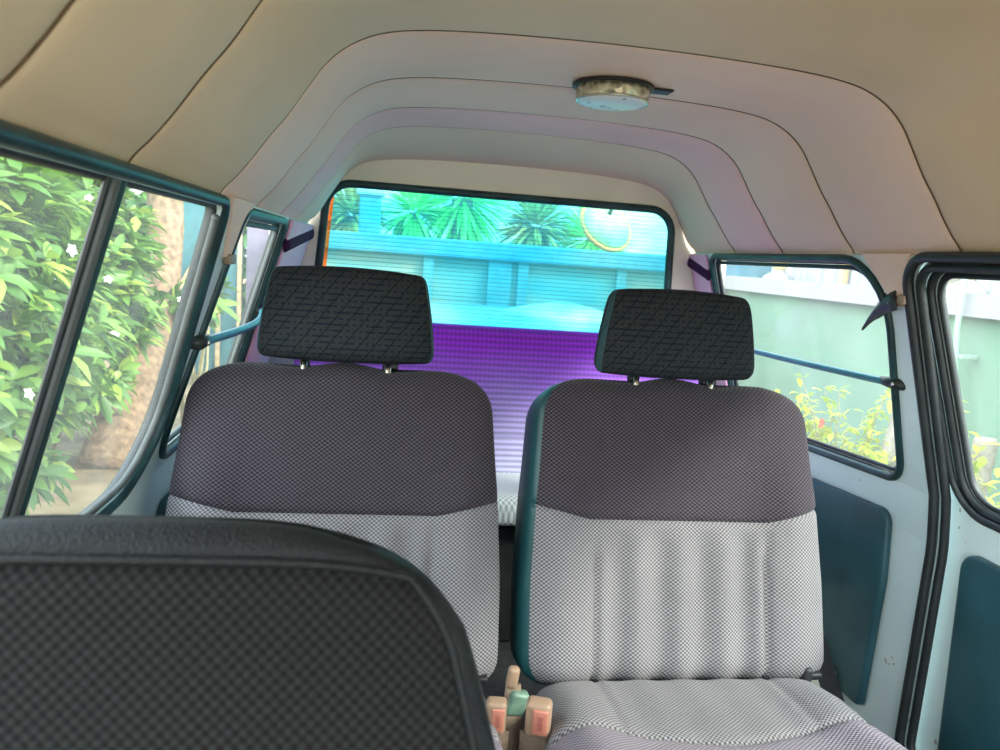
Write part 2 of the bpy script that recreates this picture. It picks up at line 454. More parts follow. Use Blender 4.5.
GL = rounded([(-.196, .182), (.848, .182), (.882, -.30), (-.236, -.30)], [.075, .075, .05, .05])
def rearf(a, b): return (a, 2.31 + (-.06 * b if b < 0 else -.10 * b), b)
ro = [(-.36, .06), (-.31, .15), (-.22, .28), (-.08, .345), (.343, .36), (.77, .345), (.91, .28), (1.00, .15), (1.05, .06), (1.07, -.40), (1.085, -1.03), (-.40, -1.03), (-.385, -.40)]
wb = structure(sheet('wall_rear', ro, [GL], rearf, M['cream'], 0, cuts=(.25, .2, .1, 0, -.1, -.3)))
sd = wb.modifiers.new('thickness', 'SOLIDIFY'); sd.thickness = .02; sd.offset = 0
w7 = struct_empty('window_7')
sheet('window_pane', scale_loop(GL, .004), [], lambda a, b: (a, rearf(a, b)[1] + .012, b), M['film'], .003, w7, (.1, 0, -.1))
gasket('rubber_seal', GL, lambda a, b: (a, rearf(a, b)[1] - .010, b), .012, M['rubber_teal'], w7, .002)
# square clip on the tailgate glass
clip = thing('glass_clip', 'small square clip with a round hole on the rear window glass', 'clip', (.70, 2.305, -.125))
bm = bmesh.new(); rbox(bm, (0, 0, 0), (.032, .012, .036), .006); link_mesh('plate', bm, plain('pale_cyan_plastic', (.45, .75, .80), .4), clip)
bm = bmesh.new(); tube(bm, [(0, -.010, 0), (0, .0, 0)], .007, 14); link_mesh('knob', bm, M['dark'], clip)

# ceiling
PROF = [(.0, .325), (.13, .3235), (.25, .319), (.33, .312), (.38, .301), (.42, .281), (.45, .254), (.475, .218), (.50, .180), (.525, .148), (.55, .113), (.57, .088), (.585, .072), (.600, .050)]
HEAD = [(.0, .272), (.13, .271), (.25, .268), (.36, .260), (.42, .250), (.455, .236), (.48, .218), (.50, .195), (.52, .166), (.54, .134), (.556, .105), (.572, .084), (.588, .070), (.602, .050)]
def smooth_prof(P, n=5):
    out = []
    for i in range(len(P) - 1):
        p0 = Vector(P[max(0, i - 1)]); p1 = Vector(P[i]); p2 = Vector(P[i + 1]); p3 = Vector(P[min(len(P) - 1, i + 2)])
        if i == 0: p0 = Vector((-P[1][0], P[1][1]))
        for k in range(n):
            t = k / n
            out.append(.5 * ((2 * p1) + (-p0 + p2) * t + (2 * p0 - 5 * p1 + 4 * p2 - p3) * t * t + (-p0 + 3 * p1 - 3 * p2 + p3) * t ** 3))
    out.append(Vector(P[-1])); return out
def full(P): h = smooth_prof(P); return [Vector((-p.x, p.y)) for p in h[::-1][:-1]] + h
FP, FH = full(PROF), full(HEAD)
def liner_pt(i, y, lift=0.0):
    k = 0 if y <= 2.0 else ((y - 2.0) / .28) ** 1.3
    p = FP[i].lerp(FH[i], k)
    c = Vector((0, .0)); d = (p - c).normalized()
    q = p + d * lift; return (XC + q.x, y, q.y)
ceil = struct_empty('ceiling')
SEAMS = [-.62, -.10, .507, .770, 1.150, 1.450, 1.740, 2.000, 2.285]
MATS = ['liner_front', 'liner_front', 'liner_front', 'liner_front', 'liner', 'liner', 'liner_pink', 'liner']
for a, b, mt in zip(SEAMS, SEAMS[1:], MATS):
    bm = bmesh.new(); ys = [a, a + .004, a + .010, a + .02] + [a + .02 + (b - a - .04) * k / 6 for k in range(1, 6)] + [b - .02, b - .010, b - .004, b]
    R = []
    for y in ys:
        e = min(y - a, b - y); lift = .006 * (1 - endround(e, .02)) - .004 * math.sin(PI * (y - a) / (b - a))
        R.append([bm.verts.new(liner_pt(i, y, lift)) for i in range(len(FP))])
    for A, B in zip(R, R[1:]):
        for i in range(len(FP) - 1): bm.faces.new((A[i], A[i + 1], B[i + 1], B[i]))
    o = link_mesh('liner_panel', bm, M[mt], ceil)
    sd = o.modifiers.new('thickness', 'SOLIDIFY'); sd.thickness = .025; sd.offset = -1
    # the solid side has to lie above the cabin
    if o.data.polygons[len(o.data.polygons) // 2].normal.z > 0: sd.offset = 1
for y in SEAMS[1:]:
    bm = bmesh.new(); tube(bm, [liner_pt(i, y, .0026) for i in range(len(FP))], .0010, 6); link_mesh('seam', bm, M['thread'], ceil)

# corner pillar trims by the tailgate, with the dark strip above them
for s, nm, yl in ((-1, 'trim_2', 1.83), (1, 'trim_3', 2.16)):
    f = side(s, -.004)
    o = structure(pad(nm, [(yl, .055), (2.285, .055), (2.285, -.45), (yl, -.45)], f, (-s, 0, 0), M['mauve'], None, .006, .004))
    f2 = side(s, -.011)
    bm = bmesh.new(); tube(bm, [f2(yl - .01 + (2.30 - yl) * k / 8, -.006 + .040 * k / 8) for k in range(9)], .0165, 8, False, (.35, 1.0))
    structure(link_mesh('trim_4' if s < 0 else 'trim_5', bm, M['indigo']))

for s, nm, poly in ((-1, 'trim_8', [(1.17, .062), (1.335, .062), (1.295, -.035), (1.262, -.035)]), (1, 'trim_9', [(1.26, .062), (1.40, .062), (1.325, -.03), (1.285, -.03)])):
    structure(pad(nm, rounded(poly, [.0, .0, .015, .015]), side(s, -.001), (-s, 0, 0), M['liner'], None, .006, .004))
    bm = bmesh.new(); c = side(s, -.008)(sum(p[0] for p in poly[2:]) / 2, poly[2][1] + .003); rbox(bm, c, (.012, .045, .016), .003); structure(link_mesh('trim_10' if s < 0 else 'trim_11', bm, M['tan']))
# wheel arch box on the right, behind the seat
bm = bmesh.new(); rbox(bm, (.93, 1.78, -.93), (.28, .66, .14), .05, seg=5); structure(link_mesh('trim_6', bm, M['cream']))
bm = bmesh.new(); rbox(bm, (-.25, 1.80, -.90), (.26, .66, .20), .05, seg=5); structure(link_mesh('trim_7', bm, M['cream']))

# padded side panels
pq = rounded([(2.05, -.515), (1.40, -.470), (1.385, -.62), (1.395, -.925), (1.49, -.93), (2.05, -.76)], [.02, .03, .05, .02, .03, .02])
tag(pad('side_panel', pq, side(1, -.002), (-1, 0, 0), M['teal_vinyl'], None, .016, .012), 'dark teal padded vinyl panel on the right wall, between right seat and door seal', 'panel')
pdr = rounded([(1.225, -.485), (.20, -.485), (.20, -.93), (1.20, -.93)], [.035, .02, .02, .02])
o = tag(pad('door_panel', pdr, side(1, .032), (-1, 0, 0), M['teal_vinyl'], None, .016, .012), 'dark teal vinyl panel on the sliding door, cut by the right picture edge', 'panel')
plq = rounded([(1.34, -.47), (1.95, -.47), (1.95, -.90), (1.34, -.90)], .03)
tag(pad('side_panel', plq, side(-1, -.002), (1, 0, 0), M['teal_vinyl'], None, .014, .012), 'dark teal vinyl panel low on the left wall beside the left seat', 'panel')

# guard bars across the quarter windows
def guard_bar(label, s, pts, bend):
    g = thing('guard_bar', label, 'bar', pts[0])
    a, b = Vector(pts[0]), Vector(pts[1]); o0 = -a
    bm = bmesh.new(); P = []
    for k in range(17):
        t = k / 16; p = a.lerp(b, t); p.x -= s * bend * math.sin(PI * t); P.append(p + o0)
    tube(bm, P, .0075, 10); link_mesh('rod', bm, M['bar'], g)
    for p, d in ((a, 1), (b, -1)):
        bm = bmesh.new()
        pp = p + o0; q = pp + Vector((0, d * .055, 0))
        tube(bm, [pp + Vector((s * .012, -d * .012, 0)), pp, pp.lerp(q, .5) + Vector((-s * .001, 0, .0)), q], [.010, .0125, .011, .0085], 10, False, (1, 1))
        link_mesh('bracket', bm, M['rubber'], g)
        bm = bmesh.new(); c = pp + Vector((-s * .012, 0, 0)); tube(bm, [c, c + Vector((-s * .004, 0, 0))], .004, 10); link_mesh('bolt', bm, M['chrome'], g)
    return g
guard_bar('thin teal guard bar across the right rear quarter window', 1, [(1.002, 1.340, -.190), (1.002, 2.14, -.205)], .015)
guard_bar('thin teal guard bar across the left rear quarter window', -1, [(-.302, 1.258, -.168), (-.302, 1.84, -.158)], .035)

# torn rubber strip hanging from the pillar top
st = thing('rubber_strip', 'torn black rubber strip hanging off the pillar top beside the right quarter window', 'strip', (.937, 1.298, -.02))
bm = bmesh.new(); n = 14; prev = None
path = [(.0, .0, -.004), (.005, .022, -.006), (.010, .045, -.013), (.014, .066, -.026), (.018, .086, -.038), (.023, .106, -.053), (.030, .130, -.072)]
wid = [.020, .023, .022, .018, .012, .007, .0015]
for (x, y, z), w in zip(path, wid):
    c = Vector((x, y, z)); u = Vector((.15, .45, 1)).normalized() * w
    cur = [bm.verts.new(c + u), bm.verts.new(c + u * .3 + Vector((-.004, 0, 0))), bm.verts.new(c - u)]
    if prev:
        for k in range(2): bm.faces.new((prev[k], prev[k + 1], cur[k + 1], cur[k]))
    prev = cur
o = link_mesh('strip_blade', bm, M['rubber'], st); sd = o.modifiers.new('t', 'SOLIDIFY'); sd.thickness = .003
bm = bmesh.new(); rbox(bm, (.004, -.014, -.002), (.010, .020, .018), .003); link_mesh('clip', bm, M['tan'], st)

# dome lamp
lamp = thing('dome_lamp', 'round ceiling dome lamp with white lens and clear faceted rim', 'lamp', (.375, 1.37, .319))
bm = bmesh.new(); lathe(bm, [(.060, .002), (.073, .0), (.073, -.004), (.060, -.006)], (0, 0, 0), 40); link_mesh('base_plate', bm, M['dark'], lamp)
bm = bmesh.new(); rbox(bm, (.078, -.004, -.001), (.058, .034, .004), .0019); link_mesh('tab', bm, M['dark'], lamp)
m, t, b = material('faceted_clear_plastic', (.50, .50, .40), .18, .55)
v, x, y, z = t.xyz(); vo = t.n.new('ShaderNodeTexVoronoi'); vo.inputs['Scale'].default_value = 70; t.l.new(v, vo.inputs[0])
t.set(b.inputs['Base Color'], t.ramp(vo.outputs['Distance'], [(.1, (.22, .21, .14)), (.8, (.80, .78, .62))])); t.set(b.inputs['Normal'], t.bump(vo.outputs['Distance'], .8, .004))
bm = bmesh.new(); N = 40
rings = [[bm.verts.new((r * math.cos(2 * PI * k / N), r * math.sin(2 * PI * k / N), zz)) for k in range(N)] for r, zz in ((.066, -.004), (.067, -.012), (.065, -.024), (.062, -.028))]
for A, B in zip(rings, rings[1:]):
    for k in range(N): bm.faces.new((A[k], A[(k + 1) % N], B[(k + 1) % N], B[k]))
o = link_mesh('rim', bm, m, lamp); sd = o.modifiers.new('t', 'SOLIDIFY'); sd.thickness = .003; sd.offset = -1
bm = bmesh.new(); lathe(bm, [(.063, -.024), (.061, -.029), (.054, -.032), (.030, -.0345), (.004, -.035)], (0, 0, 0), 40)
m, t, b = material('lamp_lens', (.80, .88, .92), .3); v, x, y, z = t.xyz()
t.set(b.inputs['Base Color'], t.ramp(t.noise(v, 42, 1), [(.66, (.80, .88, .92)), (.72, (.25, .27, .28))]))
lens = link_mesh('lens', bm, m, lamp); lens['label'] = 'white lens with dark specks'
bm = bmesh.new(); tube(bm, [(.0635 * math.cos(2 * PI * k / 40), .0635 * math.sin(2 * PI * k / 40), -.027) for k in range(40)], .0022, 6, True); link_mesh('bezel', bm, M['chrome'], lamp)

# ------------------------------------------------------------------ seats
BH = .524; ZS = .274; LEAN = math.radians(-17)
def bump_at(x, c, w): return math.exp(-((x - c) / w) ** 2)
def back_rows():
    zs = sorted(set([0, .003, .008, .015, .025, .038] + [.055 + .0167 * k for k in range(13)] + [ZS - .008, ZS - .004, ZS - .0015, ZS, ZS + .0015, ZS + .004, ZS + .008] +
                    [ZS + .02 + .0135 * k for k in range(11)] + [.432, .445, .457, .468, .477, .486, .494, .502, .511, .517, .521, .524]))
    rows = []
    def rel(x, z):
        r = 0.0; ax = abs(x)
        r += .020 * bump_at(ax, .205, .050) * (1 if z < ZS else math.exp(-((z - ZS) / .10) ** 2))      # bolsters
        if z < ZS + .02:
            lo = min(1, max(0, (ZS - .008 - z) / .03))
            if ax < .150: r += lo * (.0065 * math.cos(2 * PI * x / .076))
            r -= lo * .009 * bump_at(ax, .150, .008)
        r -= .007 * bump_at(z, ZS, .004)
        if z > ZS: r -= .0012 * bump_at(ax, .150, .004)
        return r
    for z in zs:
        hw = .250 + .025 * min(1, (BH - z) / .36)
        if z > BH - .075: hw -= .055 * (1 - endround(BH - z, .075))
        if z < .05: hw -= .045 * (1 - endround(z, .05))
        d0 = .055 * endround(BH - z, .055) + .006; d1 = .100 * endround(BH - z, .06) + .006
        if z < .045: k = endround(z, .045); d0 = .012 + .05 * k; d1 = .012 + .094 * k
        rows.append((z, max(hw, .02), d0, d1, rel))
    return rows, zs
def seat_warp(u, z):
    a = max(0, abs(u) - .60) / .40
    w = .026 * a * math.exp(-((z - ZS) / .07) ** 2)
    if z > .40: w -= .010 * (z - .40) / .09 * abs(u) ** 3; w += .004 * (z - .40) / .09 * math.cos(u * 7.5)
    return w

def make_seat(label, x0, group, rim=.993):
    s = thing('passenger_seat', label, 'seat', (x0, 1.135, FLOOR), group)
    # backrest: dark vinyl shell with two cloth panels
    rows, zs = back_rows(); ks = zs.index(ZS)
    P = pillow(rows, 84, 5.5, -1, seat_warp); us = P[3]
    def cls(k, i):
        if i is None or k < 2: return 0
        um = (us[i] + us[i + 1]) / 2
        if um > .993 or um < -rim: return 0
        return 2 if k >= ks else 1
    parts = split_pillow(P, cls, (0, 1, 2))
    back = mesh_obj('backrest', parts[0], M['side_vinyl'], s, (LEAN, 0, 0), (0, .022, .296))
    mesh_obj('lower_panel', parts[1], M['low_knit'], back)['label'] = 'light grey fluted cloth panel'
    mesh_obj('upper_panel', parts[2], M['up_knit'], back)['label'] = 'charcoal cloth upper panel'
    # piping between cloth and vinyl
    # headrest
    HH = .150; hz = [0, .003, .008, .015, .026] + [.026 + .0098 * k for k in range(1, 10)] + [.122, .130, .137, .143, .147, .150]
    hr = []
    for z in hz:
        hw = .148 - .022 * (z / HH) ** 1.6
        hw -= .014 * (1 - endround(z, .022)) + .010 * (1 - endround(HH - z, .016))
        k = endround(z, .03) if z < .03 else endround(HH - z, .035)
        d = .010 + .040 * k
        hr.append((z, hw, d * (1.0 - .15 * z / HH), d * .9, lambda x, z: -.010 * (x / .14) ** 2))
    P = pillow(hr, 60, 4.2, -1, lambda u, z: .006 * (1 - u * u) * (1 if z > .075 else -.6)); us2 = P[3]
    def cls2(k, i):
        if i is None: return 0
        um = (us2[i] + us2[i + 1]) / 2
        return (1 if um > 0 else 2) if abs(um) > .955 and 0 <= k < len(hr) else 0
    hp = split_pillow(P, cls2, (0, 1, 2))
    head = mesh_obj('headrest', hp[0], M['head_l'], s, (math.radians(-4), 0, 0), (.0, .145, .812))
    for q in (1, 2): mesh_obj('side_panel', hp[q], M['head_side'], head)['label'] = 'teal grey side panel of the headrest'
    for k in (-1, 1):
        bm = bmesh.new(); tube(bm, [(k * .070, .0, .012), (k * .070, -.002, -.020), (k * .070, -.012, -.055)], .0055, 12); link_mesh('post', bm, M['chrome'], head)
    for k in (-1, 1):
        bm = bmesh.new(); rbox(bm, (k * .070 + (.004 if k > 0 else 0), -.010, .526), (.028 if k > 0 else .016, .022, .014), .004); link_mesh('post_guide', bm, M['dark'], back)
    # cushion
    CL = .50; ZC = .205
    cz = sorted(set([0, .003, .008, .015, .025, .04] + [.055 + .0165 * k for k in range(9)] + [ZC - .006, ZC - .002, ZC, ZC + .002, ZC + .006] + [ZC + .02 + .0185 * k for k in range(13)] + [.465, .475, .484, .491, .496, .50]))
    rows = []
    def crel(x, z):
        ax = abs(x); r = .020 * bump_at(ax, .205, .05) * min(1, z / .12)
        r += .014 * max(0, min(1, (z - ZC) / .10)); r -= .007 * bump_at(z, ZC, .005)
        if z < ZC and ax < .15: r += .0011 * math.cos(2 * PI * x / .076)
        if z < ZC: r -= .004 * bump_at(ax, .150, .006)
        return r
    for z in cz:
        hw = .250 + .010 * min(1, z / .25)
        if z > CL - .06: hw -= .06 * (1 - endround(CL - z, .06))
        if z < .03: hw -= .03 * (1 - endround(z, .03))
        k = endround(z, .04) if z < .25 else endround(CL - z, .06)
        rows.append((z, hw, .010 + .055 * k, .010 + .06 * k, crel))
    def cwarp(u, z):
        a = abs(u); b = max(0, (a - .45) / .55)
        return (-.040 * b ** 1.2 + .010 * math.cos(u * 6)) * math.exp(-((z - ZC) / .09) ** 2)
    P = pillow(rows, 84, 5.0, 1, cwarp); us3 = P[3]; kc = cz.index(ZC)
    def cls3(k, i):
        if i is None or k < 2: return 0
        um = (us3[i] + us3[i + 1]) / 2
        if abs(um) > .9985: return 0
        return 2 if k >= kc else 1
    cp = split_pillow(P, cls3, (0, 1, 2))
    cu = mesh_obj('cushion', cp[0], M['side_vinyl'], s, (math.radians(90 - 4), 0, 0), (0, -.015, .266))
    mesh_obj('rear_panel', cp[1], M['low_knit'], cu)['label'] = 'light grey cloth at the back of the cushion'
    mesh_obj('front_panel', cp[2], M['cush_knit'], cu)['label'] = 'mauve grey cloth on the front of the cushion'
    # base and runners
    bm = bmesh.new(); rbox(bm, (0, -.24, .13), (.40, .40, .17), .02); link_mesh('seat_base', bm, M['dark'], s)
    for k in (-1, 1):
        bm = bmesh.new(); rbox(bm, (k * .17, -.22, .0225), (.035, .50, .045), .006); link_mesh('runner', bm, M['alu'], s)
    bm = bmesh.new(); rbox(bm, (.222, -.02, .315), (.016, .05, .07), .006); rbox(bm, (.238, -.028, .330), (.03, .018, .012), .004); link_mesh('recliner_lever', bm, M['dark'], s)
    return s
make_seat('left middle-row seat, grey and charcoal cloth with headrest, behind the black front seat', -.070, 'middle row seats')
make_seat('right middle-row seat, grey and charcoal cloth with headrest, whole light panel in view', .511, 'middle row seats', .945)

# front seat, close to the camera
fsd = thing('front_seat', 'black front seat back close up, with vinyl border and mesh cloth panel', 'seat', (-.150, .485, FLOOR))
FHh = .52
fz = sorted(set([0, .005, .012, .02, .035] + [.05 + .022 * k for k in range(14)] + [.37, .382, .394, .406, .418, .430, .441, .451, .461, .470, .478, .485, .491, .496, .501, .5055, .510, .514, .5175, .5195, .52]))
rows = []
for z in fz:
    T = [(0, .130), (.004, .152), (.012, .166), (.022, .178), (.035, .188), (.06, .203), (.11, .217), (.156, .229), (.3, .230), (.6, .230)]; dr = FHh - z
    j = next(q for q in range(len(T) - 1) if T[q + 1][0] >= dr); hw = T[j][1] + (T[j + 1][1] - T[j][1]) * (dr - T[j][0]) / (T[j + 1][0] - T[j][0]) + .006
    if z < .05: hw -= .04 * (1 - endround(z, .05))
    k = endround(FHh - z, .042) if z > .1 else endround(z, .05)
    rows.append((z, hw, .008 + .026 * k, .006 + .012 * k, lambda x, z: -.004 * bump_at(z, .496, .006)))
def fwarp(u, z): return -.016 * abs(u) ** 5 * math.exp(-((FHh - z) / .07) ** 2)
P = pillow(rows, 90, 4.5, -1, lambda u, z: fwarp(u, z)); us4 = P[3]
def cls4(k, i):
    if i is None or k < 3: return 0
    um = (us4[i] + us4[i + 1]) / 2
    return 1 if (abs(um) < .935 and fz[min(k, len(fz) - 1)] < .499) else 0
fp = split_pillow(P, cls4, (0, 1))
M['black_vinyl'] = plain('black_grained_vinyl', (.007, .009, .010), .55, 0, .2, 20, .28, .35, 380)
def narrow(me):      # the door side of this seat is cut slimmer
    for v in me.vertices:
        if v.co.x < 0: v.co.x *= .84
for me in fp.values(): narrow(me)
fb = mesh_obj('backrest', fp[0], M['black_vinyl'], fsd, (math.radians(-12), 0, 0), (0, -.115, .315))
mesh_obj('mesh_panel', fp[1], M['front_knit'], fb)['label'] = 'black dotted mesh cloth panel'
# piping round the mesh panel
bm = bmesh.new(); pts = []
def edge_pt(u, z):
    r = min(rows, key=lambda q: abs(q[0] - z)); i = [q[0] for q in rows].index(r[0])
    r2 = rows[min(i + 1, len(rows) - 1)] if z > r[0] else rows[max(i - 1, 0)]
    tt = 0 if r2[0] == r[0] else (z - r[0]) / (r2[0] - r[0])
    hw = r[1] + (r2[1] - r[1]) * tt; d = r[2] + (r2[2] - r[2]) * tt
    e = (1 - abs(u) ** 4.5) ** (1 / 4.5); return Vector((hw * u, -(d * e + .0015), z + fwarp(u, z)))
for k in range(30): pts.append(edge_pt(-.935, .06 + (.499 - .06) * k / 29))
for k in range(1, 30): pts.append(edge_pt(-.935 + 1.87 * k / 29, .499))
for k in range(1, 30): pts.append(edge_pt(.935, .499 - (.499 - .06) * k / 29))
tube(bm, pts, .0028, 8)
for v in bm.verts: v.co.x *= .84 if v.co.x < 0 else 1
link_mesh('piping', bm, M['black_vinyl'], fb)
bm = bmesh.new(); rbox(bm, (.02, -.36, .20), (.38, .46, .20), .05, seg=5); link_mesh('cushion', bm, M['black_vinyl'], fsd)
bm = bmesh.new(); rbox(bm, (0, -.34, .05), (.36, .40, .10), .01); link_mesh('seat_base', bm, M['dark'], fsd)

# rear bench
bench = thing('rear_bench', 'purple corded rear bench seat behind the two middle seats', 'bench', (.335, 2.02, FLOOR))
bz = sorted(set([0, .004, .01, .02, .035] + [.05 + .02 * k for k in range(16)] + [.135, .140, .145, .375, .39, .405, .415, .424, .432, .437, .44]))
rows = []
for z in bz:
    hw = .585; hw -= .05 * (1 - endround(.44 - z, .06))
    k = endround(.44 - z, .05) if z > .1 else endround(z, .03)
    rows.append((z, hw, .010 + .045 * k, .010 + .04 * k, lambda x, z: -.006 * bump_at(z, .140, .004)))
P = pillow(rows, 60, 12, -1); parts = split_pillow(P, lambda k, i: 0, (0,))
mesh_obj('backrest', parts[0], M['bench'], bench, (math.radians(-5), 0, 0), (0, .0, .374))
cz = sorted(set([0, .004, .01, .02, .035] + [.05 + .02 * k for k in range(12)] + [.295, .31, .322, .331, .337, .34]))
rows = []
for z in cz:
    k = endround(.34 - z, .04) if z > .1 else endround(z, .03)
    rows.append((z, .585 - .04 * (1 - endround(.34 - z, .04)), .010 + .040 * k, .01 + .018 * k, None))
P = pillow(rows, 60, 12, 1); parts = split_pillow(P, lambda k, i: 0, (0,))
mesh_obj('cushion', parts[0], M['bench_seat'], bench, (math.radians(90 - 2), 0, 0), (0, .04, .368))
bm = bmesh.new(); rbox(bm, (0, -.06, .160), (1.10, .28, .32), .01); link_mesh('bench_base', bm, M['dark'], bench)

# seat belts
def buckle(label, loc, rz, tilt, tall):
    b = thing('seat_belt_buckle', label, 'buckle', loc, 'seat belt buckles'); b.rotation_euler = (math.radians(tilt), 0, math.radians(rz))
    bm = bmesh.new(); rbox(bm, (0, 0, .034), (.030, .022, .056), .007, seg=4); link_mesh('housing', bm, M['tan'], b)
    bm = bmesh.new(); rbox(bm, (0.003, -.0105, .035), (.018, .006, .040), .002); bt = link_mesh('release_button', bm, M['button'], b); bt['label'] = 'faded red release button'
    cu = bpy.data.curves.new('lettering', 'FONT'); cu.body = 'PRESS'; cu.size = .0092; cu.extrude = .0004; cu.align_x = 'CENTER'; cu.align_y = 'CENTER'
    tmp = bpy.data.objects.new('tmp_text', cu); COL.objects.link(tmp); bpy.context.view_layer.update()
    lm = bpy.data.meshes.new_from_object(tmp.evaluated_get(bpy.context.evaluated_depsgraph_get())); bpy.data.objects.remove(tmp); bpy.data.curves.remove(cu)
    lm.materials.clear(); lm.materials.append(plain('faded_lettering', (.30, .10, .08), .6))
    lt = bpy.data.objects.new('lettering', lm); COL.objects.link(lt); lt.parent = bt
    lt.location = (.003, -.0138, .035); lt.rotation_euler = (PI / 2, PI / 2, 0)
    bm = bmesh.new(); tube(bm, [(0, .002, .004), (0, .004, -.05), (.004, .010, -.12), (.008, .015, -tall)], .021, 8, False, (1, .16)); sharp(link_mesh('stalk', bm, M['web_tan'], b), 40)
    return b
buckle('tan seat belt buckle with faded red button beside the right seat cushion', (.243, .985, -.690), -18, 8, .24); bpy.data.objects['seat_belt_buckle'].scale = (1.25, 1.15, 1.05)
buckle('tan seat belt buckle with red button beside left seat, half hidden by front seat', (.181, .995, -.690), -10, 10, .24)
# stalk with an empty latch loop standing by the right buckle
tg = thing('belt_stalk', 'tan and green belt stalk standing up beside the right seat buckle', 'belt', (.222, 1.05, -.735))
bm = bmesh.new(); tube(bm, [(.012, .0, -.22), (.006, .0, -.12), (.0, .0, -.02), (-.004, .004, .04), (-.006, .008, .085)], [.016, .016, .017, .016, .012], 8, False, (.42, 1)); sharp(link_mesh('strap', bm, M['web_tan'], tg), 40)
bm = bmesh.new(); rbox(bm, (.001, .004, .056), (.030, .020, .04), .006, Euler((.1, .25, .2))); link_mesh('sleeve', bm, plain('verdigris_plastic', (.12, .21, .16), .45, 0, .5, 40), tg)
bm = bmesh.new(); rbox(bm, (-.008, .006, .098), (.018, .016, .036), .006, Euler((.1, .1, 0))); link_mesh('tip', bm, M['tan'], tg)
# black belt webbing by the right wall
bw = thing('seat_belt', 'black seat belt webbing running down behind the right seat by the wall', 'belt', (.97, 1.50, -.76))
bm = bmesh.new(); tube(bm, [(-.08, .06, .22), (-.06, .0, .12), (-.04, -.08, .05), (-.035, -.20, -.08), (-.02, -.30, -.22)], .030, 8, False, (.9, .08)); sharp(link_mesh('webbing', bm, M['web_black'], bw), 40)

# ------------------------------------------------------------------ outside
M['earth'] = plain('dry_leaf_litter', (.22, .17, .10), .9, 0, .5, 3.5, .2, .6, 14)
bm = bmesh.new(); bmesh.ops.create_grid(bm, x_segments=2, y_segments=2, size=60); 
for v in bm.verts: v.co.z = GROUND
g = link_mesh('ground', bm, M['earth'], smooth=False); structure(g)

LEAF = leafmat('bush_leaf', [(.0, (.05, .14, .02)), (.45, (.11, .25, .035)), (.8, (.20, .36, .05)), (1.0, (.34, .44, .06))])
LEAF2 = leafmat('hedge_leaf', [(.0, (.03, .11, .02)), (.6, (.08, .22, .04)), (1.0, (.16, .34, .06))])
LEAF3 = leafmat('yellow_leaf', [(.0, (.34, .46, .05)), (.6, (.62, .68, .07)), (1.0, (.80, .74, .12))], .45)
LEAF4 = leafmat('palm_leaf', [(.0, (.16, .60, .08)), (.6, (.36, .90, .18)), (1.0, (.70, .95, .30))], .5)
LEAF5 = leafmat('olive_leaf', [(.0, (.40, .30, .06)), (.6, (.65, .48, .14)), (1.0, (.75, .62, .2))])
PETAL = plain('white_petal', (.85, .86, .80), .6, 0, .04, 10)
BARK = plain('rough_bark', (.21, .14, .085), .9, 0, .45, 22, .2, 1.0, 40)
BARKP = plain('pale_palm_bark', (.34, .30, .25), .9, 0, .3, 18, .2, .8, 40)
TWIG = plain('twig', (.36, .32, .16), .8, 0, .3, 30)

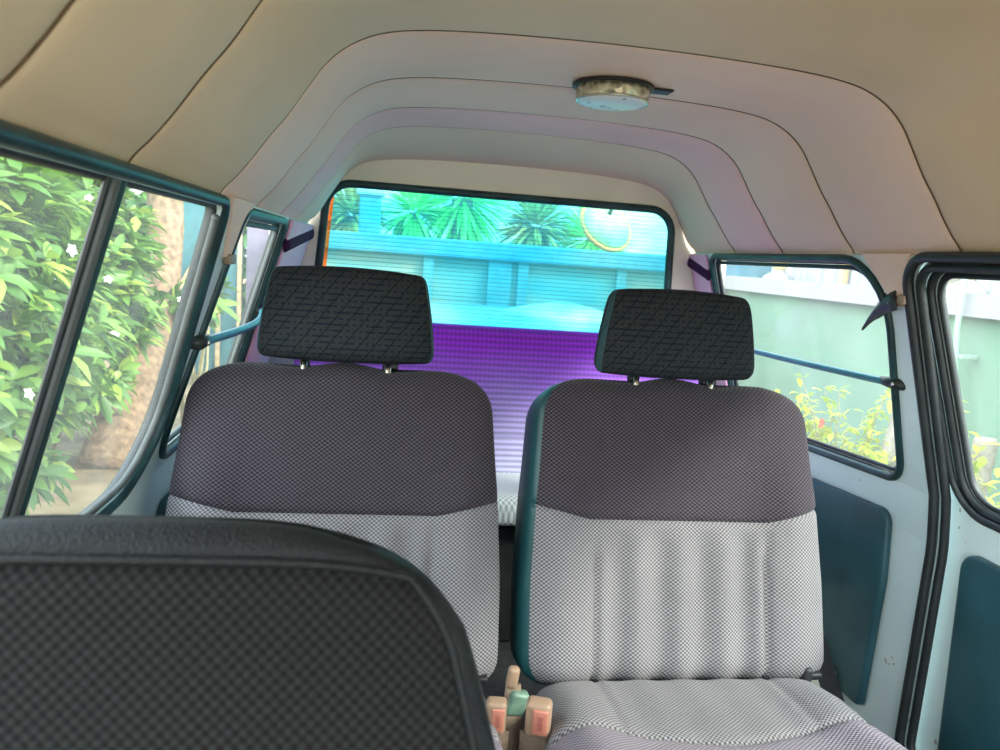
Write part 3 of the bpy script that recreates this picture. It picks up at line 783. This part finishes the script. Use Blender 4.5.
def leaf(bm, base, d, up, L, W, droop=.25):
    d = d.normalized(); s = d.cross(up)
    if s.length < .05: s = d.cross(Vector((1, .3, 0)))
    s.normalize(); u = s.cross(d)
    prof = [(.0, .06), (.25, .75), (.55, 1.0), (.8, .62), (1.0, .03)]; prev = None
    for t, w in prof:
        c = base + d * (L * t) - Vector((0, 0, 1)) * (droop * L * t * t)
        cur = [bm.verts.new(c - s * (W * w) + u * (W * w * .35)), bm.verts.new(c), bm.verts.new(c + s * (W * w) + u * (W * w * .35))]
        if prev:
            for k in range(2): bm.faces.new((prev[k], prev[k + 1], cur[k + 1], cur[k]))
        prev = cur
def rvec(): 
    while True:
        v = Vector((random.uniform(-1, 1), random.uniform(-1, 1), random.uniform(-1, 1)))
        if .1 < v.length < 1: return v.normalized()
def shrub(name, label, cat, centre, rad, nros, L, W, mat, nflow=0, group=None, base=None, nleaf=8, toward=Vector((1, -1, .3)), branches=7, ltwig=True):
    c = Vector(centre); b = Vector(base) if base else Vector((c.x, c.y, GROUND))
    s = thing(name, label, cat, b, group)
    bm = bmesh.new(); tips = []; tw = toward.normalized()
    for k in range(nros):
        d = rvec()
        if d.dot(tw) < -.3: d = d - 2 * tw * d.dot(tw)
        rr = random.uniform(.55, 1.0) ** .6
        p = Vector((d.x * rad[0], d.y * rad[1], d.z * rad[2])) * rr + c - b
        if p.z < .05: p.z = .05 + random.random() * .1
        ax = (d * .6 + Vector((0, 0, .7)) + rvec() * .35).normalized(); tips.append((p, ax))
        e1 = ax.orthogonal().normalized(); e2 = ax.cross(e1); ph = random.random() * 6
        for j in range(nleaf):
            th = ph + 2.4 * j; el = random.uniform(.15, .9)
            dd = (e1 * math.cos(th) + e2 * math.sin(th)) * math.cos(el) + ax * math.sin(el)
            leaf(bm, p + ax * random.uniform(-.05, .03) * (L / .13), dd, ax, L * random.uniform(.65, 1.1), W * random.uniform(.8, 1.15), random.uniform(.1, .4))
    link_mesh('foliage', bm, mat, s, recalc=False)
    bm = bmesh.new()
    for k in range(branches):
        p, ax = tips[k * len(tips) // branches]; m = p * .45 + rvec() * .08; m.z = p.z * .5
        tube(bm, [(random.uniform(-.05, .05), random.uniform(-.05, .05), 0), m, p - ax * .02, p], [.018, .012, .006, .003] if ltwig else [.008, .006, .004, .002], 6)
    link_mesh('stems', bm, TWIG, s)
    for k in range(nflow):
        p, ax = random.choice([q for q in tips if (q[0] - (c - b)).dot(tw) > .45 * min(rad)] or tips); q = p + ax * .05 + tw * .14 + rvec() * .04
        bm = bmesh.new(); n = (ax * .4 + tw + rvec() * .4).normalized(); e1 = n.orthogonal().normalized(); e2 = n.cross(e1)
        for j in range(5):
            th = 2 * PI * j / 5; leaf(bm, q, e1 * math.cos(th) + e2 * math.sin(th) + n * .25, n, .027, .010, .1)
        link_mesh('flower', bm, PETAL, s, recalc=False)
    return s
G = 'shrubs outside the left windows'
shrub('flowering_shrub', 'leafy green shrub with white flowers filling the front pane of the left sliding window', 'shrub', (-2.05, 3.30, -.42), (.75, 1.25, 1.15), 640, .15, .026, LEAF, 12, G)
shrub('flowering_shrub', 'leafy green shrub with white flowers behind the rear pane of the left sliding window', 'shrub', (-2.10, 4.9, -.34), (.60, 1.1, .92), 420, .165, .028, LEAF, 22, G, base=(-2.3, 5.3, GROUND))
shrub('flowering_shrub', 'small sprig of leaves and white flowers seen through the left quarter window', 'shrub', (-1.52, 6.2, -.50), (.20, .30, .16), 14, .20, .034, LEAF, 5, G, base=(-1.6, 6.3, GROUND))
shrub('hedge_shrub', 'dark green hedge far behind the flowering shrubs on the left', 'hedge', (-4.2, 6.0, -.35), (1.0, 5.0, 1.9), 520, .34, .08, LEAF2, 0)
shrub('hedge_shrub', 'dark green hedge standing far behind the teal shed wall and lilac pier', 'hedge', (-2.6, 11.5, -.4), (2.0, .9, 1.5), 300, .36, .09, LEAF2, 0)
tt = thing('tree', 'leaning rough brown tree trunk beyond the left sliding window', 'tree', (-1.77, 5.10, GROUND))
bm = bmesh.new(); P = [(0, 0, -.02), (-.01, .35, .35), (-.01, .75, .75), (-.02, 1.1, 1.15), (-.05, 1.35, 1.6), (-.1, 1.5, 2.4)]
tube(bm, P, [.22, .18, .16, .15, .14, .13], 18); link_mesh('trunk', bm, BARK, tt)
bm = bmesh.new()
for k in range(90):
    d = rvec(); p = Vector((-.1, 1.6, 2.6)) + Vector((d.x * .7, d.y * .8, abs(d.z) * .6))
    for j in range(6): leaf(bm, p, rvec() + Vector((0, 0, .2)), Vector((0, 0, 1)), .2, .04)
link_mesh('foliage', bm, LEAF, tt, recalc=False)
# shed and column far back on the left
sh = thing('shed', 'teal painted shed wall with wooden battens far behind the left quarter window', 'shed', (-2.2, 9.0, GROUND))
bm = bmesh.new(); rbox(bm, (0, 0, 1.0), (1.0, .08, 2.2), .01); link_mesh('wall', bm, plain('teal_paint', (.04, .15, .17), .6), sh)
WOOD = plain('weathered_wood', (.50, .38, .22), .8, 0, .3, 14)
for x, a in ((-.1, .5), (.25, .0), (.48, .0)):
    bm = bmesh.new(); rbox(bm, (x, -.06, 1.1), (.05, .04, 2.1), .008, Euler((0, a, 0))); link_mesh('batten', bm, WOOD, sh)
col = thing('wall_pier', 'pale lilac masonry pier far behind the left quarter window', 'pier', (-1.52, 9.0, GROUND))
bm = bmesh.new(); rbox(bm, (0, 0, 1.05), (.24, .24, 2.1), .012); link_mesh('shaft', bm, plain('lilac_plaster', (.20, .17, .23), .8), col)
bm = bmesh.new(); rbox(bm, (0, 0, 2.13), (.32, .32, .08), .012); link_mesh('cap', bm, plain('grey_plaster', (.6, .6, .6), .8), col)

# right boundary wall
def copz(y): return -.13
WALLG = plain('pale_green_wall_paint', (.165, .30, .21), .7, 0, .06, 2.5)
WHITE = plain('white_coping', (.36, .35, .37), .7, 0, .05, 5)
bw_ = thing('boundary_wall', 'pale green boundary wall with white coping outside the right windows', 'wall', (3.25, 4.0, GROUND))
def ribbon_wall(bm, x0, x1, f0, f1, ys):
    R = []
    for y in ys: R.append([bm.verts.new((x - 3.25, y - 4.0, z - GROUND)) for x, z in ((x0, f0(y)), (x1, f0(y)), (x1, f1(y)), (x0, f1(y)))])
    for A, B in zip(R, R[1:]):
        for k in range(4): bm.faces.new((A[k], A[(k + 1) % 4], B[(k + 1) % 4], B[k]))
    bm.faces.new(R[0]); bm.faces.new(R[-1][::-1])
ys = [-3, 0, 2, 3.4, 4.2, 5, 6, 7.6]
bm = bmesh.new(); ribbon_wall(bm, 3.2, 3.4, lambda y: GROUND, lambda y: copz(y), ys); link_mesh('wall_face', bm, WALLG, bw_, smooth=False)
bm = bmesh.new(); ribbon_wall(bm, 3.12, 3.46, lambda y: copz(y), lambda y: copz(y) + .125, ys); link_mesh('coping', bm, WHITE, bw_, smooth=False)
# corrugated sheet fence on top
fe = thing('sheet_fence', 'pale corrugated sheet fence standing behind the green wall and white coping', 'fence', (3.62, 4.0, GROUND))
m, t, b = material('corrugated_sheet', (.60, .64, .62), .5); v, x, y, z = t.xyz()
t.set(b.inputs['Base Color'], t.ramp(t.noise(t.mapping(v, (1, 9, .4)), 2.0, 3), [(.3, (.20, .25, .24)), (.7, (.48, .50, .49))]))
bm = bmesh.new(); prev = None; y = -1.5
while y < 7.5:
    x = .018 * math.sin(2 * PI * y / .13); cur = [bm.verts.new((x, y - 4.0, 0)), bm.verts.new((x, y - 4.0, 2.6))]
    if prev: bm.faces.new((prev[0], prev[1], cur[1], cur[0]))
    prev = cur; y += .0163
o = link_mesh('sheet', bm, m, fe); sd = o.modifiers.new('t', 'SOLIDIFY'); sd.thickness = .004
for y in (5.22,):
    bm = bmesh.new(); rbox(bm, (-.05, y - 3.6, 1.3), (.05, .07, 2.6), .006); link_mesh('post', bm, plain('tan_wood_post', (.62, .45, .25), .8), fe)
GOLD = plain('gold_ball', (.80, .66, .28), .3, .5, .2, 20)
for y, lb in ((6.12, 'gold ball finial on a white base, atop the coping beyond the right quarter window'), (3.95, 'gold ball finial on a white base, atop the coping beyond the door window')):
    fn = thing('ball_finial', lb, 'finial', (3.29, y, copz(y) + .127), 'gold ball finials')
    bm = bmesh.new(); lathe(bm, [(.15, .0), (.14, .02), (.05, .07), (.035, .09)], (0, 0, 0), 4); link_mesh('base', bm, WHITE, fn, smooth=False)
    bm = bmesh.new(); bmesh.ops.create_uvsphere(bm, u_segments=20, v_segments=12, radius=.075, matrix=Matrix.Translation((0, 0, .14))); link_mesh('ball', bm, GOLD, fn)
pp = thing('drain_pipe', 'pale green pipe leaning against the wall beyond the door window', 'pipe', (3.12, 3.62, GROUND))
bm = bmesh.new(); tube(bm, [(0, -.02, 0), (0, .02, .6), (-.05, .09, 1.35), (-.05, .10, 1.9)], .016, 10); link_mesh('pipe', bm, plain('pale_green_plastic', (.32, .52, .40), .5), pp)
for z in (.5, 1.2):
    bm = bmesh.new(); rbox(bm, (.01, .02 + .04 * (z > 1), z), (.10, .048, .025), .005); link_mesh('bracket', bm, plain('pale_grey_plastic', (.32, .46, .38), .5), pp)
for (x, y, h, r, lb) in ((3.53, 4.36, 3.2, .05, 'tall pale palm rising behind the white coping beyond the door window'), (2.72, 3.55, .95, .055, 'pale ringed stump at the lower front corner of the right quarter window'), (2.62, 2.86, .92, .05, 'pale stump among yellow leaves beyond the door window')):
    tr = thing('palm_tree' if h > 2 else 'tree_stump', lb, 'tree' if h > 2 else 'stump', (x, y, GROUND), 'pale trunks by the green wall')
    bm = bmesh.new(); N = 26; tube(bm, [(.02 * math.sin(k * .3), .05 * k / N, h * k / N) for k in range(N + 1)], [r * (1.0 + .10 * (k % 2)) * (1.15 - .25 * k / N) for k in range(N + 1)], 14); link_mesh('trunk', bm, BARKP, tr)
    if h > 2:
        bm = bmesh.new()
        for j in range(14): 
            a = 2 * PI * j / 14; d = Vector((math.cos(a), math.sin(a), .5)); leaf(bm, Vector((0, .05, h)), d, Vector((0, 0, 1)), 1.2, .09, .5)
        link_mesh('fronds', bm, LEAF4, tr, recalc=False)
def wispy(label, x, y, h, n, seed):
    random.seed(seed)
    s = thing('wispy_plant', label, 'plant', (x, y, GROUND), 'yellow plants by the green wall')
    bm = bmesh.new(); lb = bmesh.new()
    for k in range(n):
        a = random.uniform(0, 2 * PI); sp = random.uniform(.1, .42); P = []; hh = h * random.uniform(.55, 1.0)
        for j in range(9):
            t = j / 8; P.append(Vector((math.cos(a) * sp * t ** 1.5 + random.uniform(-.02, .02), math.sin(a) * sp * 1.3 * t ** 1.5 + random.uniform(-.02, .02), hh * t)))
        tube(bm, P, [.007 - .005 * j / 8 for j in range(9)], 5)
        for j in range(3, 9):
            for q in range(4): leaf(lb, P[j] + rvec() * .02, rvec() + Vector((0, 0, .3)), Vector((0, 0, 1)), random.uniform(.05, .09), .016)
    link_mesh('stems', bm, TWIG, s); link_mesh('foliage', lb, LEAF3, s, recalc=False); return s
p1 = wispy('wispy yellow green plant with a red flower, beyond the right quarter window', 2.55, 3.75, .98, 34, 3)
bm = bmesh.new()
for j in range(5): leaf(bm, Vector((-.15, .02, .78)), Vector((-.4 + .2 * math.cos(j * 1.26), math.sin(j * 1.26), math.cos(j * 1.26))), Vector((-1, 0, 0)), .035, .014)
link_mesh('flower', bm, plain('red_petal', (.8, .08, .04), .6), p1, recalc=False)
wispy('wispy yellow green plant beyond the sliding door window', 2.45, 2.62, 1.12, 36, 5)
random.seed(11)

# behind the van
rw = thing('rear_wall', 'grey garden wall with coping band and piers, seen through the cyan rear window', 'wall', (1.6, 7.0, GROUND))
PLA = plain('pale_plaster', (.42, .34, .29), .8, 0, .06, 1.5)
bm = bmesh.new(); rbox(bm, (-.15, .1, .78), (4.7, .2, 1.56), .01); link_mesh('wall_face', bm, PLA, rw, smooth=False)
bm = bmesh.new(); rbox(bm, (-.15, .05, 1.61), (4.8, .34, .16), .012); link_mesh('coping', bm, plain('blue_grey_coping', (.08, .22, .30), .7), rw, smooth=False)
for x in (-1.28, -.62, -.40, .55, 1.5):
    bm = bmesh.new(); rbox(bm, (x, -.03, .78), (.10 if x != -.62 else .22, .08, 1.56), .01); link_mesh('pier', bm, plain('pier_plaster', (.22, .28, .30), .8), rw, smooth=False)
lg = thing('concrete_ledge', 'low pale concrete ledge in front of the wall behind the van', 'ledge', (1.2, 5.4, GROUND))
bm = bmesh.new(); rbox(bm, (-.45, 0, .58), (2.6, 1.6, 1.16), .02); link_mesh('block', bm, plain('pale_concrete', (.24, .26, .27), .8, 0, .1, 2), lg)
bm = bmesh.new(); rbox(bm, (-.33, -.815, 1.02), (.14, .03, .06), .006); link_mesh('plate', bm, WHITE, lg)
mo = thing('sand_heap', 'small pale heap lying on the concrete ledge behind the van', 'heap', (1.28, 5.5, GROUND + 1.16))
bm = bmesh.new(); lathe(bm, [(.55, -.005), (.42, .025), (.25, .065), (.10, .095), (.01, .10)], (0, 0, 0), 24); link_mesh('heap', bm, plain('pale_sand', (.50, .46, .40), .9, 0, .1, 9), mo)
def spiky(label, x, y, z, n, L, mat, tr=.06):
    s = thing('palm_tree', label, 'tree', (x, y, GROUND), 'trees beyond the rear wall')
    bm = bmesh.new(); tube(bm, [(0, 0, 0), (.02, 0, (z - GROUND) * .5), (0, 0, z - GROUND)], [tr * 1.2, tr, tr], 10); link_mesh('trunk', bm, BARKP, s)
    bm = bmesh.new()
    for k in range(n):
        d = rvec(); d.y *= .7
        leaf(bm, Vector((0, 0, z - GROUND)) + d * L * .15, d + Vector((0, 0, .15)), Vector((0, 0, 1)), L * random.uniform(.6, 1.1), .022, .2)
    link_mesh('fronds', bm, mat, s, recalc=False)
spiky('spiky green palm beyond the rear wall, leftmost of the green ones', .20, 8.2, .42, 300, .42, LEAF4)
spiky('spiky green palm beyond the rear wall, near the middle of the rear window', .72, 8.4, .62, 420, .65, LEAF4, .12)
spiky('olive yellow tree beyond the rear wall, at the left edge of the rear window', -.45, 8.3, .34, 420, .42, LEAF5)
spiky('olive yellow tree beyond the rear wall, right of the green palms', 1.55, 8.3, .38, 380, .50, LEAF5)
spiky('green palm beyond the rear wall, at the right of the rear window', 2.25, 8.6, .30, 320, .55, LEAF4)
pst = thing('concrete_post', 'square blue grey post above the wall coping behind the van', 'post', (-.24, 7.45, GROUND))
bm = bmesh.new(); rbox(bm, (0, 0, 1.03), (.20, .20, 2.06), .012); link_mesh('shaft', bm, plain('blue_grey_plaster', (.10, .24, .34), .8), pst)
bm = bmesh.new(); rbox(bm, (0, 0, 2.08), (.26, .26, .05), .01); link_mesh('cap', bm, plain('blue_grey_cap', (.36, .50, .6), .8), pst)
# round mirror hung outside the tailgate glass
mi = thing('rear_mirror', 'round orange rimmed mirror hanging outside the rear window', 'mirror', (.735, 2.62, .14))
mi.rotation_euler = (math.radians(58), math.radians(8), math.radians(14))
m, t, b = material('mirror_back', (.45, .60, .28), .6, .0); v, x, y, z = t.xyz()
t.set(b.inputs['Base Color'], t.ramp(t.noise(v, 9, 2), [(.35, (.70, .45, .30)), (.55, (.42, .62, .25)), (.75, (.60, .70, .60))]))
bm = bmesh.new(); lathe(bm, [(.095, .0), (.090, .012), (.06, .026), (.02, .032)], (0, 0, 0), 36); link_mesh('bowl', bm, m, mi)
bm = bmesh.new(); tube(bm, [(.098 * math.cos(2 * PI * k / 40), .098 * math.sin(2 * PI * k / 40), .0) for k in range(40)], .008, 8, True); link_mesh('rim', bm, plain('orange_rim', (.95, .32, .05), .5), mi)
bm = bmesh.new(); lathe(bm, [(.094, -.004), (.06, -.012), (.02, -.015)], (0, 0, 0), 36); link_mesh('glass', bm, plain('mirror_glass', (.55, .62, .45), .35, .9), mi)
bm = bmesh.new(); tube(bm, [(.0, .03, .028), (.0, .07, .09), (.0, .02, .20)], .007, 8); link_mesh('stay', bm, M['rubber'], mi)

# ------------------------------------------------------------------ light: hazy bright sky and sun
w = bpy.data.worlds.new('sky'); scene.world = w; w.use_nodes = True; nt = w.node_tree; nt.nodes.clear()
class W: pass
t = NT.__new__(NT); t.t = nt; t.n = nt.nodes; t.l = nt.links
out = nt.nodes.new('ShaderNodeOutputWorld'); bg = nt.nodes.new('ShaderNodeBackground')
tc = nt.nodes.new('ShaderNodeTexCoord'); sp = nt.nodes.new('ShaderNodeSeparateXYZ'); nt.links.new(tc.outputs['Generated'], sp.inputs[0])
SUN = Vector((.70, -.55, .55)).normalized()
dp = nt.nodes.new('ShaderNodeVectorMath'); dp.operation = 'DOT_PRODUCT'; nt.links.new(tc.outputs['Generated'], dp.inputs[0]); dp.inputs[1].default_value = SUN
base = t.ramp(sp.outputs[2], [(.0, (.92, .96, 1.0)), (.25, (.80, .90, 1.0)), (1.0, (.55, .74, 1.0))])
glow = t.m('POWER', t.m('MAXIMUM', dp.outputs['Value'], 0.0), 3.0)
dp2 = nt.nodes.new('ShaderNodeVectorMath'); dp2.operation = 'DOT_PRODUCT'; nt.links.new(tc.outputs['Generated'], dp2.inputs[0]); dp2.inputs[1].default_value = Vector((-.85, -.25, .45)).normalized()
glow = t.m('ADD', glow, t.m('MULTIPLY', t.m('POWER', t.m('MAXIMUM', dp2.outputs['Value'], 0.0), 4.0), .9))   # extra sky glow added on the left to brighten the cabin
colr = t.mix(t.m('MULTIPLY', glow, .6), base, (1.0, .97, .9))
nt.links.new(colr, bg.inputs[0]); t.set(bg.inputs[1], t.m('MULTIPLY_ADD', glow, 2.2, 1.25))
nt.links.new(bg.outputs[0], out.inputs[0])
sl = bpy.data.lights.new('sun', 'SUN'); sl.energy = 2.2; sl.color = (1, .95, .86); sl.angle = math.radians(10)
so = bpy.data.objects.new('sun', sl); COL.objects.link(so); so.rotation_euler = SUN.to_track_quat('Z', 'Y').to_euler()
